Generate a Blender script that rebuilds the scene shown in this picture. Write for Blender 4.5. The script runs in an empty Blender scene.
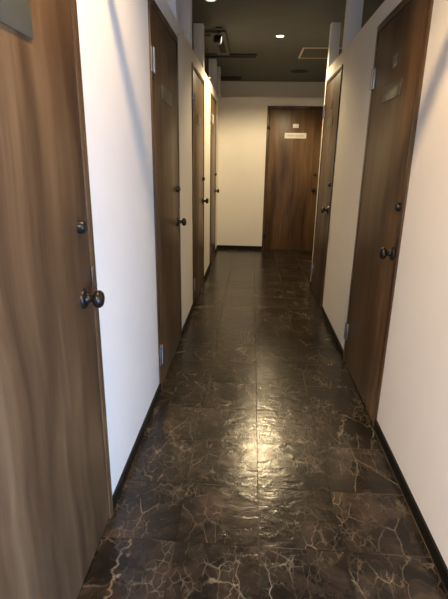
import bpy, bmesh, math, random
from mathutils import Vector, Matrix
random.seed(7)
S = bpy.context.scene
COL = S.collection
PI = math.pi

# ------------------------------------------------------------------ sizes (metres)
XL, XR = -0.4953, 0.6680          # faces of the corridor partitions
YE = 6.661                        # face of the end partition
HP = 2.106                        # partition height
HD = 2.0                          # door height incl. frame
HC = 2.485                        # ceiling
CAMH = 1.2928
TH = 0.10                         # partition thickness
LEFT_DOORS = [(0.554, 1.354), (2.285, 3.081), (3.797, 4.667), (5.424, 6.180)]
RIGHT_DOORS = [(2.006, 2.829), (3.845, 4.610)]
END_DOOR = (0.1785, 0.985)
YRE = 4.715                       # where the right partition stops

# ------------------------------------------------------------------ materials
def new_mat(name):
    m = bpy.data.materials.new(name); m.use_nodes = True
    nt = m.node_tree; nt.nodes.clear()
    o = nt.nodes.new('ShaderNodeOutputMaterial'); b = nt.nodes.new('ShaderNodeBsdfPrincipled')
    nt.links.new(b.outputs[0], o.inputs[0])
    return m, nt, b
def N(nt, t, **k):
    n = nt.nodes.new(t)
    for a, v in k.items():
        if a in n.inputs.keys(): n.inputs[a].default_value = v
        else: setattr(n, a, v)
    return n
def math_n(nt, op, a, b=None, c=None):
    n = nt.nodes.new('ShaderNodeMath'); n.operation = op
    for i, x in enumerate((a, b, c)):
        if x is None: continue
        if isinstance(x, (int, float)): n.inputs[i].default_value = x
        else: nt.links.new(x, n.inputs[i])
    return n.outputs[0]
def ramp(nt, fac, stops):
    r = nt.nodes.new('ShaderNodeValToRGB')
    e = r.color_ramp.elements
    while len(e) < len(stops): e.new(0.5)
    for i, (p, c) in enumerate(stops):
        e[i].position = p; e[i].color = (*c, 1)
    nt.links.new(fac, r.inputs[0]); return r.outputs[0]
def mixc(nt, fac, a, b, mode='MIX'):
    n = nt.nodes.new('ShaderNodeMix'); n.data_type = 'RGBA'; n.blend_type = mode
    for s, x in ((n.inputs[0], fac), (n.inputs[6], a), (n.inputs[7], b)):
        if isinstance(x, (int, float)): s.default_value = x
        elif isinstance(x, tuple): s.default_value = (*x, 1)
        else: nt.links.new(x, s)
    return n.outputs[2]
def bump(nt, b, h, strength, dist):
    n = nt.nodes.new('ShaderNodeBump'); n.inputs['Strength'].default_value = strength; n.inputs['Distance'].default_value = dist
    nt.links.new(h, n.inputs['Height']); nt.links.new(n.outputs[0], b.inputs['Normal'])

def simple(name, col, rough=0.5, metal=0.0, noise=0.08, scale=40.0, spec=0.5, bumpd=0.0):
    m, nt, b = new_mat(name)
    tc = N(nt, 'ShaderNodeTexCoord'); n = N(nt, 'ShaderNodeTexNoise', Scale=scale, Detail=4.0)
    nt.links.new(tc.outputs['Object'], n.inputs['Vector'])
    lo = tuple(c * (1 - noise) for c in col); hi = tuple(min(1, c * (1 + noise)) for c in col)
    nt.links.new(ramp(nt, n.outputs[0], [(0.3, lo), (0.7, hi)]), b.inputs['Base Color'])
    b.inputs['Roughness'].default_value = rough; b.inputs['Metallic'].default_value = metal
    b.inputs['Specular IOR Level'].default_value = spec
    if bumpd: bump(nt, b, n.outputs[0], 0.5, bumpd)
    return m

def wood_mat(name, gain=1.0):
    m, nt, b = new_mat(name)
    tc = N(nt, 'ShaderNodeTexCoord'); oi = N(nt, 'ShaderNodeObjectInfo')
    off = N(nt, 'ShaderNodeVectorMath', operation='SCALE'); off.inputs[0].default_value = (7.3, 3.1, 5.7)
    nt.links.new(oi.outputs['Random'], off.inputs['Scale'])
    add = N(nt, 'ShaderNodeVectorMath', operation='ADD')
    nt.links.new(tc.outputs['Object'], add.inputs[0]); nt.links.new(off.outputs[0], add.inputs[1])
    # slow wander so that the grain lines are not ruler straight
    wob = N(nt, 'ShaderNodeTexNoise', Scale=1.6, Detail=2.0)
    nt.links.new(add.outputs[0], wob.inputs['Vector'])
    wsc = N(nt, 'ShaderNodeVectorMath', operation='SCALE'); wsc.inputs['Scale'].default_value = 0.10
    nt.links.new(wob.outputs['Color'], wsc.inputs[0])
    add2 = N(nt, 'ShaderNodeVectorMath', operation='ADD')
    nt.links.new(add.outputs[0], add2.inputs[0]); nt.links.new(wsc.outputs[0], add2.inputs[1])
    def stretched(sx, sz, scale, detail, dist=0.0):
        mp = N(nt, 'ShaderNodeMapping'); mp.inputs['Scale'].default_value = (sx, 1.0, sz)
        nt.links.new(add2.outputs[0], mp.inputs['Vector'])
        n = N(nt, 'ShaderNodeTexNoise', Scale=scale, Detail=detail, Distortion=dist)
        nt.links.new(mp.outputs[0], n.inputs['Vector']); return n.outputs[0]
    broad = stretched(1, 0.10, 7.0, 3.0, 0.5)
    mid = stretched(1, 0.05, 28.0, 4.0, 0.3)
    fine = stretched(1, 0.025, 130.0, 3.0)
    patch = stretched(0.6, 0.35, 5.0, 3.0)
    v = math_n(nt, 'MULTIPLY', broad, 0.58)
    v = math_n(nt, 'MULTIPLY_ADD', mid, 0.24, v)
    v = math_n(nt, 'MULTIPLY_ADD', fine, 0.10, v)
    v = math_n(nt, 'MULTIPLY_ADD', patch, 0.08, v)
    g = gain
    c = ramp(nt, v, [(0.37, (0.058 * g, 0.030 * g, 0.0165 * g)), (0.46, (0.112 * g, 0.061 * g, 0.030 * g)),
                     (0.54, (0.160 * g, 0.091 * g, 0.045 * g)), (0.63, (0.225 * g, 0.137 * g, 0.071 * g))])
    nt.links.new(c, b.inputs['Base Color'])
    b.inputs['Roughness'].default_value = 0.36; b.inputs['Specular IOR Level'].default_value = 0.28
    bump(nt, b, fine, 0.12, 0.0006)
    return m

def floor_mat():
    m, nt, b = new_mat('marble_tile')
    tc = N(nt, 'ShaderNodeTexCoord'); sp = N(nt, 'ShaderNodeSeparateXYZ')
    nt.links.new(tc.outputs['Object'], sp.inputs[0])
    u = math_n(nt, 'DIVIDE', math_n(nt, 'SUBTRACT', sp.outputs[0], 0.0662), 0.2954)
    v = math_n(nt, 'DIVIDE', math_n(nt, 'SUBTRACT', sp.outputs[1], 1.2365), 0.2973)
    cu, cv = math_n(nt, 'FLOOR', u), math_n(nt, 'FLOOR', v)
    fu, fv = math_n(nt, 'FRACT', u), math_n(nt, 'FRACT', v)
    cell = N(nt, 'ShaderNodeCombineXYZ'); nt.links.new(cu, cell.inputs[0]); nt.links.new(cv, cell.inputs[1])
    wn = N(nt, 'ShaderNodeTexWhiteNoise', noise_dimensions='2D'); nt.links.new(cell.outputs[0], wn.inputs['Vector'])
    off = N(nt, 'ShaderNodeVectorMath', operation='SCALE'); off.inputs['Scale'].default_value = 23.0
    nt.links.new(wn.outputs['Color'], off.inputs[0])
    pos = N(nt, 'ShaderNodeVectorMath', operation='ADD')
    nt.links.new(tc.outputs['Object'], pos.inputs[0]); nt.links.new(off.outputs[0], pos.inputs[1])
    def warped(scale, amount):
        n = N(nt, 'ShaderNodeTexNoise', Scale=scale, Detail=4.0)
        nt.links.new(pos.outputs[0], n.inputs['Vector'])
        s = N(nt, 'ShaderNodeVectorMath', operation='SCALE'); s.inputs['Scale'].default_value = amount
        nt.links.new(n.outputs['Color'], s.inputs[0])
        a = N(nt, 'ShaderNodeVectorMath', operation='ADD')
        nt.links.new(pos.outputs[0], a.inputs[0]); nt.links.new(s.outputs[0], a.inputs[1]); return a.outputs[0]
    def veins(vec, scale, w):
        vo = N(nt, 'ShaderNodeTexVoronoi', feature='DISTANCE_TO_EDGE', Scale=scale)
        nt.links.new(vec, vo.inputs['Vector'])
        mr = N(nt, 'ShaderNodeMapRange'); mr.inputs['From Min'].default_value = 0.0; mr.inputs['From Max'].default_value = w
        mr.inputs['To Min'].default_value = 1.0; mr.inputs['To Max'].default_value = 0.0
        nt.links.new(vo.outputs['Distance'], mr.inputs['Value']); return mr.outputs[0]
    cloud = N(nt, 'ShaderNodeTexNoise', Scale=7.0, Detail=7.0, Roughness=0.62, Distortion=0.8)
    nt.links.new(pos.outputs[0], cloud.inputs['Vector'])
    base = ramp(nt, cloud.outputs[0], [(0.30, (0.004, 0.003, 0.0026)), (0.47, (0.010, 0.0075, 0.006)), (0.60, (0.024, 0.0175, 0.0135)), (0.75, (0.055, 0.040, 0.029))])
    mask = N(nt, 'ShaderNodeTexNoise', Scale=5.0, Detail=5.0, Roughness=0.6)
    nt.links.new(warped(2.0, 0.3), mask.inputs['Vector'])
    mk = N(nt, 'ShaderNodeMapRange'); mk.inputs['From Min'].default_value = 0.40; mk.inputs['From Max'].default_value = 0.74
    nt.links.new(mask.outputs[0], mk.inputs['Value'])
    def cracks(vec, rz, sy, scale, w, mscale, lo, hi):
        mp_ = N(nt, 'ShaderNodeMapping'); mp_.inputs['Rotation'].default_value = (0, 0, rz); mp_.inputs['Scale'].default_value = (1.0, sy, 1.0)
        nt.links.new(vec, mp_.inputs['Vector'])
        v_ = veins(mp_.outputs[0], scale, w)
        n = N(nt, 'ShaderNodeTexNoise', Scale=mscale, Detail=3.0); nt.links.new(mp_.outputs[0], n.inputs['Vector'])
        mr = N(nt, 'ShaderNodeMapRange'); mr.inputs['From Min'].default_value = lo; mr.inputs['From Max'].default_value = hi
        nt.links.new(n.outputs[0], mr.inputs['Value'])
        return math_n(nt, 'MULTIPLY', v_, mr.outputs[0])
    c1 = cracks(warped(16.0, 0.045), 0.7, 0.45, 5.0, 0.013, 6.0, 0.49, 0.70)
    c2 = cracks(warped(20.0, 0.035), -0.8, 0.40, 8.0, 0.018, 8.0, 0.49, 0.68)
    c3 = cracks(warped(26.0, 0.030), 0.2, 0.55, 15.0, 0.034, 10.0, 0.46, 0.66)
    c4 = cracks(warped(40.0, 0.020), -0.3, 0.7, 32.0, 0.07, 14.0, 0.44, 0.62)
    a1 = math_n(nt, 'MULTIPLY', c1, 0.62)
    a2 = math_n(nt, 'MULTIPLY', c2, 0.65)
    a3 = math_n(nt, 'MULTIPLY', c3, math_n(nt, 'MULTIPLY_ADD', mk.outputs[0], 1.0, 0.04))
    a4 = math_n(nt, 'MULTIPLY', c4, math_n(nt, 'MULTIPLY', mk.outputs[0], 0.65))
    smear = math_n(nt, 'MULTIPLY', math_n(nt, 'POWER', mk.outputs[0], 1.8), 0.14)
    va = math_n(nt, 'ADD', math_n(nt, 'ADD', a1, a2), math_n(nt, 'ADD', math_n(nt, 'ADD', a3, a4), smear))
    va = math_n(nt, 'MINIMUM', va, 1.0)
    hue = ramp(nt, cloud.outputs[0], [(0.40, (0.27, 0.235, 0.18)), (0.62, (0.22, 0.155, 0.105))])
    c = mixc(nt, va, base, hue)
    # per tile brightness
    tb = math_n(nt, 'MULTIPLY_ADD', wn.outputs['Value'], 0.3, 0.85)
    cb = N(nt, 'ShaderNodeCombineXYZ')
    for i in range(3): nt.links.new(tb, cb.inputs[i])
    c = mixc(nt, 1.0, c, cb.outputs[0], 'MULTIPLY')
    def joint(f, w):
        d = math_n(nt, 'MINIMUM', f, math_n(nt, 'SUBTRACT', 1.0, f))
        return math_n(nt, 'LESS_THAN', d, w)
    jt = math_n(nt, 'MAXIMUM', joint(fu, 0.0055), joint(fv, 0.0055))
    jn = N(nt, 'ShaderNodeTexNoise', Scale=2.3, Detail=1.0); nt.links.new(tc.outputs['Object'], jn.inputs['Vector'])
    jc = ramp(nt, jn.outputs[0], [(0.50, (0.006, 0.005, 0.004)), (0.62, (0.085, 0.066, 0.048))])
    c = mixc(nt, jt, c, jc)
    nt.links.new(c, b.inputs['Base Color'])
    # embossed, slightly uneven gloss
    mp = N(nt, 'ShaderNodeMapping'); mp.inputs['Scale'].default_value = (0.55, 1.0, 1.0)
    nt.links.new(pos.outputs[0], mp.inputs['Vector'])
    w1 = N(nt, 'ShaderNodeTexNoise', Scale=24.0, Detail=4.0, Distortion=0.8); nt.links.new(mp.outputs[0], w1.inputs['Vector'])
    rr = N(nt, 'ShaderNodeMapRange'); rr.inputs['To Min'].default_value = 0.19; rr.inputs['To Max'].default_value = 0.26
    nt.links.new(w1.outputs[0], rr.inputs['Value']); nt.links.new(math_n(nt, 'MULTIPLY_ADD', jt, 0.35, rr.outputs[0]), b.inputs['Roughness'])
    nt.links.new(math_n(nt, 'MULTIPLY_ADD', jt, -0.25, 0.36), b.inputs['Specular IOR Level'])
    h = math_n(nt, 'SUBTRACT', w1.outputs[0], math_n(nt, 'MULTIPLY', jt, 2.5))
    bump(nt, b, h, 0.46, 0.005)
    return m

def wallpaper_mat(name, col):
    m, nt, b = new_mat(name)
    tc = N(nt, 'ShaderNodeTexCoord')
    n = N(nt, 'ShaderNodeTexNoise', Scale=170.0, Detail=3.0); nt.links.new(tc.outputs['Object'], n.inputs['Vector'])
    l = N(nt, 'ShaderNodeTexNoise', Scale=3.0, Detail=3.0); nt.links.new(tc.outputs['Object'], l.inputs['Vector'])
    c = ramp(nt, l.outputs[0], [(0.3, tuple(x * 0.97 for x in col)), (0.7, col)])
    nt.links.new(c, b.inputs['Base Color']); b.inputs['Roughness'].default_value = 0.85
    b.inputs['Specular IOR Level'].default_value = 0.2
    bump(nt, b, n.outputs[0], 0.25, 0.002)
    return m

def emit_mat(name, col, strength):
    m, nt, b = new_mat(name)
    b.inputs['Base Color'].default_value = (*col, 1); b.inputs['Emission Color'].default_value = (*col, 1)
    b.inputs['Emission Strength'].default_value = strength
    return m

M = dict(
    wood=wood_mat('walnut_laminate', 0.78), wood_frame=wood_mat('walnut_frame', 0.58), floor=floor_mat(),
    wall=wallpaper_mat('white_wallpaper', (0.80, 0.765, 0.715)), post=simple('post_paint', (0.80, 0.79, 0.81), 0.6, noise=0.02, scale=8),
    ceil=simple('ceiling_board', (0.150, 0.154, 0.146), 0.9, noise=0.05, scale=6, spec=0.2),
    base=simple('black_skirting', (0.006, 0.005, 0.004), 0.6, noise=0.2, spec=0.2),
    bronze=simple('dark_bronze', (0.012, 0.011, 0.010), 0.30, metal=0.25, noise=0.35, scale=60),
    steel=simple('satin_steel', (0.30, 0.31, 0.34), 0.34, metal=0.9, noise=0.06, scale=90),
    plate=simple('smoky_acrylic', (0.085, 0.080, 0.062), 0.30, noise=0.04, scale=20, spec=0.55),
    paper=simple('white_label', (0.78, 0.75, 0.68), 0.6, noise=0.02),
    ink=simple('grey_ink', (0.20, 0.18, 0.15), 0.7),
    black=simple('black_metal', (0.012, 0.011, 0.010), 0.35, noise=0.1),
    slot=simple('dark_slot', (0.012, 0.010, 0.009), 0.8, noise=0.1),
    grey=simple('taupe_plastic', (0.085, 0.081, 0.070), 0.55, noise=0.04, scale=10),
    alu=simple('pale_aluminium', (0.72, 0.66, 0.55), 0.45, metal=0.2, noise=0.03),
    cord=simple('pale_cord', (0.6, 0.57, 0.52), 0.5, noise=0.03),
    lens=emit_mat('lamp_lens', (1.0, 0.93, 0.80), 6.0), dimlens=emit_mat('dim_lens', (1.0, 0.90, 0.74), 0.6),
    sliver=emit_mat('spot_lens', (1.0, 0.92, 0.80), 0.55),
    white=simple('white_plastic', (0.75, 0.73, 0.69), 0.5, noise=0.02),
)
gm, gnt, gb = new_mat('window_glass')
gb.inputs['Transmission Weight'].default_value = 1.0; gb.inputs['Roughness'].default_value = 0.0; gb.inputs['IOR'].default_value = 1.05
M['glass'] = gm

# ------------------------------------------------------------------ mesh helpers
def box(bm, x0, x1, y0, y1, z0, z1, bev=0.0, seg=2):
    vs = [bm.verts.new((x, y, z)) for x in (x0, x1) for y in (y0, y1) for z in (z0, z1)]
    idx = [(0, 1, 3, 2), (4, 6, 7, 5), (0, 4, 5, 1), (2, 3, 7, 6), (0, 2, 6, 4), (1, 5, 7, 3)]
    fs = [bm.faces.new([vs[i] for i in f]) for f in idx]
    if bev:
        es = {e for f in fs for e in f.edges}
        bmesh.ops.bevel(bm, geom=list(es), offset=bev, segments=seg, profile=0.5, affect='EDGES')
def lathe(bm, prof, mat=Matrix(), n=28):
    """prof = [(radius, height)] turned about local z, then moved by mat"""
    rings = []
    for r, z in prof:
        if r < 1e-6: rings.append([bm.verts.new(mat @ Vector((0, 0, z)))])
        else: rings.append([bm.verts.new(mat @ Vector((r * math.cos(2 * PI * k / n), r * math.sin(2 * PI * k / n), z))) for k in range(n)])
    for a, b in zip(rings, rings[1:]):
        for k in range(n):
            k2 = (k + 1) % n
            if len(a) == 1 and len(b) == 1: continue
            if len(a) == 1: f = (a[0], b[k], b[k2])
            elif len(b) == 1: f = (a[k], b[0], a[k2])
            else: f = (a[k], b[k], b[k2], a[k2])
            bm.faces.new(f)
def obj(name, bm, mat, parent=None, smooth=False, loc=None):
    bmesh.ops.recalc_face_normals(bm, faces=bm.faces)
    me = bpy.data.meshes.new(name); bm.to_mesh(me); bm.free()
    me.materials.append(mat)
    o = bpy.data.objects.new(name, me); COL.objects.link(o)
    if smooth:
        for p in me.polygons: p.use_smooth = True
        me.set_sharp_from_angle(angle=math.radians(40))
    if parent: o.parent = parent
    if loc: o.location = loc
    return o
def boxes(name, lst, mat, parent=None, bev=0.0):
    bm = bmesh.new()
    for b in lst: box(bm, *b, bev=bev)
    return obj(name, bm, mat, parent, smooth=bev > 0)
def empty(name, loc=(0, 0, 0), rz=0.0):
    o = bpy.data.objects.new(name, None); COL.objects.link(o)
    o.empty_display_size = 0.1; o.location = loc; o.rotation_euler = (0, 0, rz); return o
def tag(o, label, cat, group=None, kind=None):
    o['label'] = label; o['category'] = cat
    if group: o['group'] = group
    if kind: o['kind'] = kind
    return o
def struct(o, label, cat): return tag(o, label, cat, kind='structure')

# ------------------------------------------------------------------ room shell
XO, X1, YB, YF = -2.6, 2.9, -2.6, 7.85
struct(boxes('floor', [(XO, X1, YB, YF, -0.08, 0.0)], M['floor']), 'dark brown marble-look floor tiles with tan veins along the corridor', 'floor')
struct(boxes('ceiling', [(XO, X1, YB, YF, HC, HC + 0.08)], M['ceil']), 'dark taupe ceiling above the corridor and rooms', 'ceiling')

def runs(y0, y1, doors):
    out, y = [], y0
    for a, b in doors:
        out.append((y, a)); y = b
    out.append((y, y1)); return out
wl = [(XL - TH, XL, a, b, 0, HP) for a, b in runs(YB + 0.1, YE + TH, LEFT_DOORS)] + [(XL - TH, XL, a, b, HD, HP) for a, b in LEFT_DOORS]
struct(boxes('wall_left', wl, M['wall']), 'white wallpapered partition on the left holding four doors', 'wall')
wr = [(XR, XR + TH, a, b, 0, HP) for a, b in runs(0.7, YRE, RIGHT_DOORS)] + [(XR, XR + TH, a, b, HD, HP) for a, b in RIGHT_DOORS]
wr += [(XR + TH, X1, YRE - TH, YRE, 0, HP), (XR + TH, X1, 0.7, 0.8, 0, HP)]
struct(boxes('wall_right', wr, M['wall']), 'white wallpapered partition on the right holding two doors', 'wall')
e0, e1 = END_DOOR
struct(boxes('wall_end', [(XL, e0, YE, YE + TH, 0, HP), (e1, X1, YE, YE + TH, 0, HP), (e0, e1, YE, YE + TH, HD, HP)], M['wall']),
       'cream partition closing the corridor end around the far door', 'wall')
struct(boxes('wall_far', [(XO, X1, YF, YF + 0.1, 0, HC)], M['wall']), 'shaded wall seen above the end partition, under the ceiling', 'wall')
struct(boxes('wall_outer_left', [(XO - 0.1, XO, YB, YF, 0, HC)], M['wall']), 'wall of the rooms behind the left partition', 'wall')
struct(boxes('wall_outer_right', [(X1, X1 + 0.1, YB, YF, 0, HC)], M['wall']), 'wall of the rooms behind the right partition', 'wall')
struct(boxes('wall_back', [(XO, X1, YB - 0.1, YB, 0, HC)], M['wall']), 'white wall behind the viewer', 'wall')
# the entry bay behind the viewer: its side wall holds the window
LX, WY0, WY1, WZ0, WZ1 = 1.40, -1.45, -0.10, 0.08, 1.10
struct(boxes('wall_entry', [(LX, LX + .1, YB, WY0, 0, HC), (LX, LX + .1, WY1, 0.7, 0, HC), (LX, LX + .1, WY0, WY1, 0, WZ0), (LX, LX + .1, WY0, WY1, WZ1, HC)], M['wall']),
       'white side wall of the entry bay behind the viewer, with a window', 'wall')
w = struct(empty('window_1', (LX + 0.05, (WY0 + WY1) / 2, WZ0)), 'window beside the entry bay letting in daylight', 'window')
hw, hh = (WY1 - WY0) / 2, WZ1 - WZ0
boxes('window_frame', [(-.03, .03, -hw, -hw + .05, 0, hh), (-.03, .03, hw - .05, hw, 0, hh), (-.03, .03, -hw + .05, hw - .05, 0, .05), (-.03, .03, -hw + .05, hw - .05, hh - .05, hh), (-.03, .03, -.02, .02, .05, hh - .05)], M['white'], w)
boxes('window_pane', [(-.004, .004, -hw + .05, -.02, .05, hh - .05), (-.004, .004, .02, hw - .05, .05, hh - .05)], M['glass'], w)
BH, BT = 0.052, 0.009
struct(boxes('baseboard_left', [(XL, XL + BT, a, b, 0, BH) for a, b in runs(YB, YE - BT, LEFT_DOORS)], M['base']), 'black baseboard along the left partition between its doors', 'baseboard')
struct(boxes('baseboard_right', [(XR - BT, XR, a, b, 0, BH) for a, b in runs(0.7, YRE, RIGHT_DOORS)], M['base']), 'black baseboard along the right partition between its doors', 'baseboard')
struct(boxes('baseboard_end', [(XL, e0, YE - BT, YE, 0, BH), (e1, X1, YE - BT, YE, 0, BH)], M['base']), 'black baseboard under the end partition beside the far door', 'baseboard')
struct(boxes('beam', [(XL - 0.06, XR + 0.06, 1.451, 1.476, 2.08, 2.12)], M['post']), 'slim tie beam crossing the corridor overhead', 'beam')

# ------------------------------------------------------------------ doors
def knob_bm(px, pz, y0):
    mt = Matrix.Translation((px, y0, pz)) @ Matrix.Rotation(PI / 2, 4, 'X')     # local z -> -y (out of the door)
    bm = bmesh.new()
    lathe(bm, [(0, 0.022), (0.0105, 0.022), (0.0105, 0.027), (0.0145, 0.030), (0.0215, 0.033), (0.0258, 0.038), (0.0272, 0.044), (0.0260, 0.050), (0.0215, 0.0555), (0.0135, 0.0585), (0, 0.0595)], mt)
    rose = bmesh.new()
    lathe(rose, [(0, -0.002), (0.0315, -0.002), (0.0315, 0.004), (0.029, 0.0075), (0.022, 0.0095), (0.015, 0.0105), (0.0120, 0.014), (0.0110, 0.018), (0.0110, 0.023), (0, 0.023)], mt)
    return bm, rose
def lock_bm(px, pz, y0):
    mt = Matrix.Translation((px, y0, pz)) @ Matrix.Rotation(PI / 2, 4, 'X')
    bm = bmesh.new()
    lathe(bm, [(0, -0.002), (0.0195, -0.002), (0.0195, 0.006), (0.0185, 0.008), (0.0180, 0.014), (0.0160, 0.0170), (0.006, 0.0178), (0, 0.0178)], mt)
    turn = bmesh.new(); box(turn, px - 0.0035, px + 0.0035, y0 - 0.0215, y0 - 0.0168, pz - 0.010, pz + 0.010, 0.0012)
    return bm, turn
def hinge_bm(px, pz, k=1.0):
    bm = bmesh.new()
    yb = -0.0095
    box(bm, px - 0.036, px - 0.006, yb - 0.0035, yb, pz - 0.052, pz + 0.052, 0.0010)
    box(bm, px + 0.006, px + 0.040, yb - 0.0050, yb + 0.004, pz - 0.052, pz + 0.052, 0.0010)
    for z0, z1 in ((-0.052, -0.0185), (-0.0175, 0.0175), (0.0185, 0.052)):
        lathe(bm, [(0, z0), (0.0080, z0), (0.0080, z1), (0, z1)], Matrix.Translation((px, yb - 0.0065, pz)), 16)
    for sz in (-1, 1):
        lathe(bm, [(0, 0), (0.0045, 0), (0.0045, 0.003), (0.002, 0.006), (0, 0.006)], Matrix.Translation((px, yb - 0.0065, pz + sz * 0.052)) @ (Matrix.Rotation(PI, 4, 'X') if sz < 0 else Matrix()), 12)
    if k != 1.0: bmesh.ops.scale(bm, vec=(k, 1, k), space=Matrix.Translation((-px, 0, -pz)), verts=bm.verts)
    return bm

def build_door(i, loc, rz, width, label, sign='acrylic', small=None, dx=0.0, pz=1.620, hinge='steel', kin=0.098):
    d = struct(empty('door_%d' % i, loc, rz), label, 'door')
    hw, fw = width / 2, 0.034
    boxes('door_frame', [(-hw, -hw + fw, -0.0095, TH + 0.004, 0, HD - fw), (hw - fw, hw, -0.0095, TH + 0.004, 0, HD - fw), (-hw, hw, -0.0095, TH + 0.004, HD - fw, HD),
                         (-hw + fw, -hw + fw + .012, 0.036, 0.06, 0, HD - fw), (hw - fw - .012, hw - fw, 0.036, 0.06, 0, HD - fw), (-hw + fw, hw - fw, 0.036, 0.06, HD - fw - .012, HD - fw)], M['wood_frame'], d, bev=0.0012)
    ly = -0.0055
    g = 0.006
    leaf = boxes('door_leaf', [(-hw + fw + g, hw - fw - g, ly, ly + 0.038, 0.008, HD - fw - g)], M['wood'], d, bev=0.0012)
    w0, w1, z1 = hw - fw, hw - fw - g, HD - fw
    sl = boxes('door_gap_shade', [(w1, w0, ly + .0015, ly + .03, 0.008, z1), (-w0, -w1, ly + .0015, ly + .03, 0.008, z1), (-w1, w1, ly + .0015, ly + .03, z1 - g, z1)], M['slot'], d)  # dark filler strip added to give the leaf gap its shade
    sl['label'] = 'thin dark strip standing in for shade in the gap between door and frame'
    kx = hw - kin
    kb, rb = knob_bm(kx, 0.888, ly)
    k = obj('door_knob', kb, M['bronze'], d, True); k['label'] = 'round black door knob'
    obj('knob_rose', rb, M['bronze'], k, True)
    lb, tb = lock_bm(kx + 0.008, 1.101, ly)
    l = obj('door_lock', lb, M['bronze'], d, True); l['label'] = 'small round black lock above the knob'
    obj('thumb_turn', tb, M['bronze'], l, True)
    s = boxes('latch_plate', [(hw - fw - g - 0.0005, hw - fw + 0.0105, -0.0115, -0.0093, 0.905, 0.968)], M['steel' if i < 4 else 'bronze'], d, bev=0.0006); s['label'] = 'narrow metal latch plate beside the knob'
    for hz in (0.218, 1.732):
        h = obj('hinge', hinge_bm(-hw + 0.026, hz, 1.0 if hinge == 'steel' else 0.6), M[hinge], d, True); h['label'] = ('satin steel hinge, ' if hinge == 'steel' else 'dark metal hinge, ') + ('upper' if hz > 1 else 'lower')
    pw, ph = 0.30, 0.072
    pm = M['plate'] if sign == 'acrylic' else M['paper']
    p = boxes('sign_plate', [(dx - pw / 2, dx + pw / 2, ly - 0.0045, ly, pz - ph / 2, pz + ph / 2)], pm, d, bev=0.0008)
    p['label'] = 'grey-green sign plate' if sign == 'acrylic' else 'white nameplate with a row of small characters'
    if sign == 'paper':                      # unreadable row of small characters, as far as the photo shows them
        rnd = random.Random(3); bm = bmesh.new(); x = -0.122
        while x < 0.118:
            cw = 0.0125
            for q in range(3):
                zz = pz - 0.010 + q * 0.009 + rnd.uniform(-.001, .001)
                box(bm, x, x + cw * rnd.uniform(.6, 1), ly - 0.0052, ly - 0.0045, zz, zz + 0.0030)
            xx = x + cw * rnd.uniform(.2, .7); box(bm, xx, xx + 0.003, ly - 0.0052, ly - 0.0045, pz - .012, pz + .012)
            x += 0.0185
        obj('lettering', bm, M['ink'], p)
    if small:
        sx, sz, sw, sh, mt, lab = small
        q = boxes('number_plate', [(sx - sw / 2, sx + sw / 2, ly - 0.003, ly, sz - sh / 2, sz + sh / 2)], M[mt], d, bev=0.0006)
        q['label'] = lab
    return d

ctr = lambda p: (p[0] + p[1]) / 2
LL = ['tall walnut-brown door nearest the camera on the left wall, lit warm, running off the frame',
      'dark walnut-brown door second along the left wall, with steel hinges',
      'walnut-brown door third along the left wall, beside the brightest panel',
      'farthest walnut-brown door on the left wall, next to the corridor corner']
for i, (dd, lab) in enumerate(zip(LEFT_DOORS, LL)):
    build_door(i + 1, (XL, ctr(dd), 0), PI / 2, dd[1] - dd[0], lab,
               small=(-0.10, 1.745, 0.10, 0.10, 'paper', 'small white notice') if i == 3 else None,
               dx=-0.034 if i == 0 else 0.0, pz=1.571 if i == 0 else 1.620, kin=0.108 if i == 0 else 0.098)
build_door(5, (XR, ctr(RIGHT_DOORS[0]), 0), -PI / 2, RIGHT_DOORS[0][1] - RIGHT_DOORS[0][0], 'large walnut-brown door nearer on the right wall, with two steel hinges at its far edge', kin=0.075,
           small=(0.005, 1.752, 0.075, 0.055, 'plate', 'small grey number plate'))
build_door(6, (XR, ctr(RIGHT_DOORS[1]), 0), -PI / 2, RIGHT_DOORS[1][1] - RIGHT_DOORS[1][0], 'narrow-looking walnut-brown door at the far end of the right wall',
           small=(0.005, 1.752, 0.075, 0.055, 'plate', 'small grey number plate'))
build_door(7, (ctr(END_DOOR), YE, 0), 0, e1 - e0, 'walnut-brown door facing the camera at the corridor end, with white nameplate', sign='paper', hinge='bronze',
           small=(-0.002, 1.747, 0.080, 0.052, 'paper', 'small white number plate'))

# ------------------------------------------------------------------ posts standing on the partitions
def post(x0, x1, y0, y1, label):
    bm = bmesh.new(); box(bm, x0, x1, y0, y1, HP, HC, 0.004)
    o = obj('partition_post', bm, M['post'], None, True)
    c = Vector(((x0 + x1) / 2, (y0 + y1) / 2, HP))
    o.data.transform(Matrix.Translation(-c)); o.location = c
    return tag(o, label, 'post', 'white posts between partition top and ceiling')
for y, lab in ((3.08, 'white post over the far edge of the second left door'),
               (3.757, 'white post on the left partition before the third left door'),
               (4.662, 'white post over the far edge of the third left door'),
               (6.165, 'white post over the far edge of the fourth left door')):
    post(XL - 0.095, XL, y, y + 0.095, lab)
post(XL - 0.036, XL + 0.017, YE, YE + 0.095, 'white post at the corner where left and end partitions meet')
post(XR, XR + 0.085, 4.625, 4.71, 'white post at the far end of the right partition')
post(XR, XR + 0.11, 3.85, 3.96, 'wide white post over the near edge of the far right door')

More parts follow.
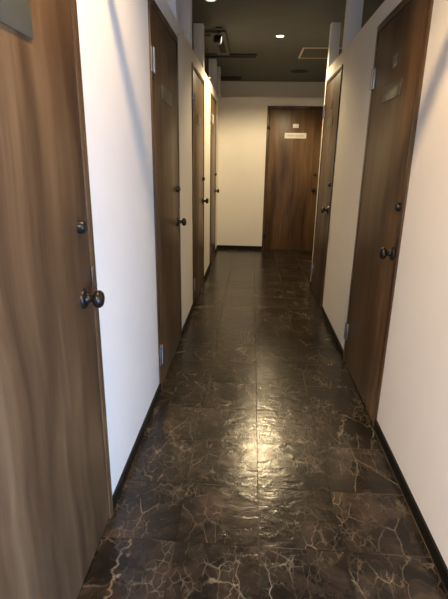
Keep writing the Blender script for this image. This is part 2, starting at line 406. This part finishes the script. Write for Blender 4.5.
# ------------------------------------------------------------------ ceiling fittings
def downlight(x, y, lens, label):
    t = tag(empty('downlight', (x, y, HC)), label, 'downlight', 'ceiling downlights')
    bm = bmesh.new()
    lathe(bm, [(0.035, 0.0), (0.047, 0.0), (0.047, -0.003), (0.044, -0.005), (0.037, -0.005), (0.035, 0.0)], n=32)
    obj('trim_ring', bm, M['white'], t, True)
    bm = bmesh.new(); lathe(bm, [(0, -0.0035), (0.036, -0.0035), (0.036, -0.0005), (0, -0.0005)], n=32)
    obj('lens', bm, M[lens], t, True)
    return t
downlight(0.232, 5.10, 'lens', 'lit round downlight in the ceiling before the far door')
downlight(-0.37, 4.02, 'dimlens', 'round downlight at the top edge, beside the tall left posts')
downlight(-0.12, 1.20, 'lens', 'round downlight overhead near the camera')
downlight(-0.25, -1.30, 'lens', 'round downlight overhead behind the camera')

ac = tag(empty('air_conditioner', (-0.785, 5.36, HC)), 'dark square ceiling cassette air conditioner behind the left posts', 'air conditioner')
bm = bmesh.new(); box(bm, -0.48, 0.48, -0.48, 0.48, -0.030, 0, 0.010, 3)
obj('fascia_panel', bm, M['grey'], ac, True)
for k in range(4):
    bm = bmesh.new(); box(bm, -0.33, 0.33, -0.445, -0.375, -0.034, -0.029, 0.002)
    bmesh.ops.rotate(bm, verts=bm.verts, cent=(0, 0, 0), matrix=Matrix.Rotation(k * PI / 2, 3, 'Z'))
    obj('air_outlet', bm, M['slot'], ac, True)
bm = bmesh.new(); box(bm, -0.28, 0.28, -0.28, 0.28, -0.036, -0.029, 0.003)
for k in range(9): box(bm, -0.25, 0.25, -0.24 + k * 0.06 - 0.006, -0.24 + k * 0.06 + 0.006, -0.040, -0.035)
obj('intake_grille', bm, M['grey'], ac, True)

def slot(x0, x1, y, w, label):
    t = tag(empty('slot_diffuser', ((x0 + x1) / 2, y, HC)), label, 'air diffuser', 'dark slots across the ceiling')
    h = (x1 - x0) / 2
    boxes('slot_frame', [(-h, h, -w, -w + .012, -.022, 0), (-h, h, w - .012, w, -.022, 0), (-h, -h + .012, -w + .012, w - .012, -.022, 0), (h - .012, h, -w + .012, w - .012, -.022, 0)], M['black'], t)
    boxes('slot_vane', [(-h + .012, h - .012, -w + .012, w - .012, -.012, 0)], M['slot'], t)
slot(-1.35, 0.008, 5.955, 0.060, 'long dark slot across the ceiling beyond the air conditioner')
slot(-1.30, -0.207, 7.50, 0.080, 'short dark slot in the ceiling near the far wall')

hatch = tag(empty('ceiling_hatch', (0.775, 5.85, HC)), 'square ceiling access hatch with pale metal frame', 'ceiling hatch')
h, f = 0.265, 0.022
boxes('hatch_frame', [(-h, h, -h, -h + f, -.006, 0), (-h, h, h - f, h, -.006, 0), (-h, -h + f, -h + f, h - f, -.006, 0), (h - f, h, -h + f, h - f, -.006, 0)], M['alu'], hatch, bev=0.001)
boxes('hatch_panel', [(-h + f + .002, h - f - .002, -h + f + .002, h - f - .002, -.004, 0)], M['grey'], hatch)

g = tag(empty('ceiling_speaker', (0.60, 6.95, HC)), 'flat round dark ceiling speaker beyond the access hatch', 'speaker')
bm = bmesh.new(); lathe(bm, [(0, -0.012), (0.105, -0.012), (0.125, -0.006), (0.13, 0), (0, 0)], n=36); obj('speaker_grille', bm, M['slot'], g, True)
bm = bmesh.new(); lathe(bm, [(0.13, 0), (0.145, 0), (0.143, -0.006), (0.13, -0.008), (0.13, 0)], n=36); obj('speaker_rim', bm, M['grey'], g, True)

sl = tag(empty('spotlight', (-0.365, 4.815, HC)), 'small black spotlight with a bright sliver of lens, beside the air conditioner', 'spotlight')
bm = bmesh.new(); lathe(bm, [(0, 0), (0.030, 0), (0.030, -0.012), (0.012, -0.014), (0, -0.014)], n=24); obj('ceiling_mount', bm, M['black'], sl, True)
bm = bmesh.new(); lathe(bm, [(0, -0.012), (0.006, -0.012), (0.006, -0.055), (0, -0.055)], n=12); obj('stem', bm, M['black'], sl, True)
mt = Matrix.Translation((-0.035, 0, -0.095)) @ Matrix.Rotation(math.radians(-2), 4, 'Z') @ Matrix.Rotation(math.radians(98), 4, 'Y')
bm = bmesh.new(); lathe(bm, [(0, -0.012), (0.030, -0.010), (0.040, 0.004), (0.043, 0.060), (0.040, 0.062), (0.038, 0.054), (0, 0.054)], mt, 28)
hd = obj('lamp_head', bm, M['black'], sl, True)
bm = bmesh.new(); lathe(bm, [(0, 0.056), (0.036, 0.056), (0.030, 0.062), (0.015, 0.066), (0, 0.067)], mt, 24)
obj('lens', bm, M['sliver'], hd, True)

# thin pale cords from door corners to the partition top
def cord(pts, label):
    cu = bpy.data.curves.new('cord', 'CURVE'); cu.dimensions = '3D'; cu.bevel_depth = 0.0016; cu.bevel_resolution = 2
    sp = cu.splines.new('POLY'); sp.points.add(len(pts) - 1)
    for q, c in zip(sp.points, pts): q.co = (*c, 1)
    cu.materials.append(M['cord'])
    tmp = bpy.data.objects.new('cord_tmp', cu); COL.objects.link(tmp)
    me = bpy.data.meshes.new_from_object(tmp.evaluated_get(bpy.context.evaluated_depsgraph_get()))
    bpy.data.objects.remove(tmp)
    o = bpy.data.objects.new('cord', me); COL.objects.link(o)
    bm = bmesh.new(); x, y, z = pts[-1]; box(bm, x - 0.010, x + 0.008, y - 0.03, y + 0.03, HP, HP + 0.018, 0.003)
    obj('cord_clip', bm, M['white'], o, True)
    return tag(o, label, 'cord', 'thin cords over the left doors')
for (a, b_), lab, yt in ((LEFT_DOORS[1], 'thin pale cord rising from the top corner of the second left door', 3.44),
                         (LEFT_DOORS[2], 'thin pale cord rising from the top corner of the third left door', 5.22)):
    pts = [(XL + 0.0035, b_ + (yt - b_) * t, 2.002 + (HP - 2.002 + 0.003) * t ** 0.75) for t in [k / 10 for k in range(11)]]
    cord(pts, lab)

# ------------------------------------------------------------------ light
def spot(name, loc, watts, col, size=150, blend=0.35, rad=0.045):
    l = bpy.data.lights.new(name, 'SPOT'); l.energy = watts; l.color = col; l.spot_size = math.radians(size); l.spot_blend = blend; l.shadow_soft_size = rad
    o = bpy.data.objects.new(name, l); COL.objects.link(o); o.location = loc; return o
WARM = (1.0, 0.77, 0.44)
spot('downlight_far_lamp', (0.232, 5.10, HC - 0.05), 62, WARM)
spot('downlight_near_lamp', (-0.12, 1.20, HC - 0.05), 39, (1.0, 0.68, 0.34), blend=0.6, rad=0.03)
spot('downlight_entry_lamp', (-0.25, -1.30, HC - 0.05), 200, (1.0, 0.73, 0.46), blend=0.6)
spot('room_lamp_beyond', (0.30, 7.25, HC - 0.05), 9, WARM)
al = bpy.data.lights.new('window_daylight', 'AREA'); al.shape = 'RECTANGLE'; al.size = WY1 - WY0 - .1; al.size_y = WZ1 - WZ0 - .1
al.energy = 68; al.color = (0.33, 0.58, 1.0)
ao = bpy.data.objects.new('window_daylight', al); COL.objects.link(ao); ao.location = (LX - 0.01, (WY0 + WY1) / 2, (WZ0 + WZ1) / 2); ao.rotation_euler = (PI / 2, 0, PI / 2)
wd = bpy.data.worlds.new('sky'); S.world = wd; wd.use_nodes = True
bg = wd.node_tree.nodes['Background']; bg.inputs[0].default_value = (0.75, 0.86, 1.0, 1); bg.inputs[1].default_value = 2.0

# ------------------------------------------------------------------ camera
pitch, yaw, roll = 0.305025, 0.05653, 0.016549
F = Vector((-math.sin(yaw) * math.cos(pitch), math.cos(yaw) * math.cos(pitch), -math.sin(pitch)))
R = F.cross(Vector((0, 0, 1))).normalized(); U = R.cross(F)
R2 = math.cos(roll) * R + math.sin(roll) * U; U2 = -math.sin(roll) * R + math.cos(roll) * U
cam = bpy.data.cameras.new('camera'); cam.sensor_fit = 'HORIZONTAL'; cam.sensor_width = 36.0; cam.lens = 445.71 / 448 * 36; cam.clip_start = 0.02
co = bpy.data.objects.new('camera', cam); COL.objects.link(co)
m = Matrix.Identity(4)
for i in range(3): m[i][0], m[i][1], m[i][2] = R2[i], U2[i], -F[i]
m[2][3] = CAMH; co.matrix_world = m
S.camera = co

# ------------------------------------------------------------------ colour
S.view_settings.view_transform = 'Standard'; S.view_settings.look = 'None'; S.view_settings.gamma = 1.0
S.view_settings.use_curve_mapping = False
S.view_settings.exposure = 1.18
try: S.cycles.max_bounces = 10; S.cycles.diffuse_bounces = 6; S.cycles.use_denoising = True; S.cycles.sample_clamp_indirect = 4.0
except Exception: pass
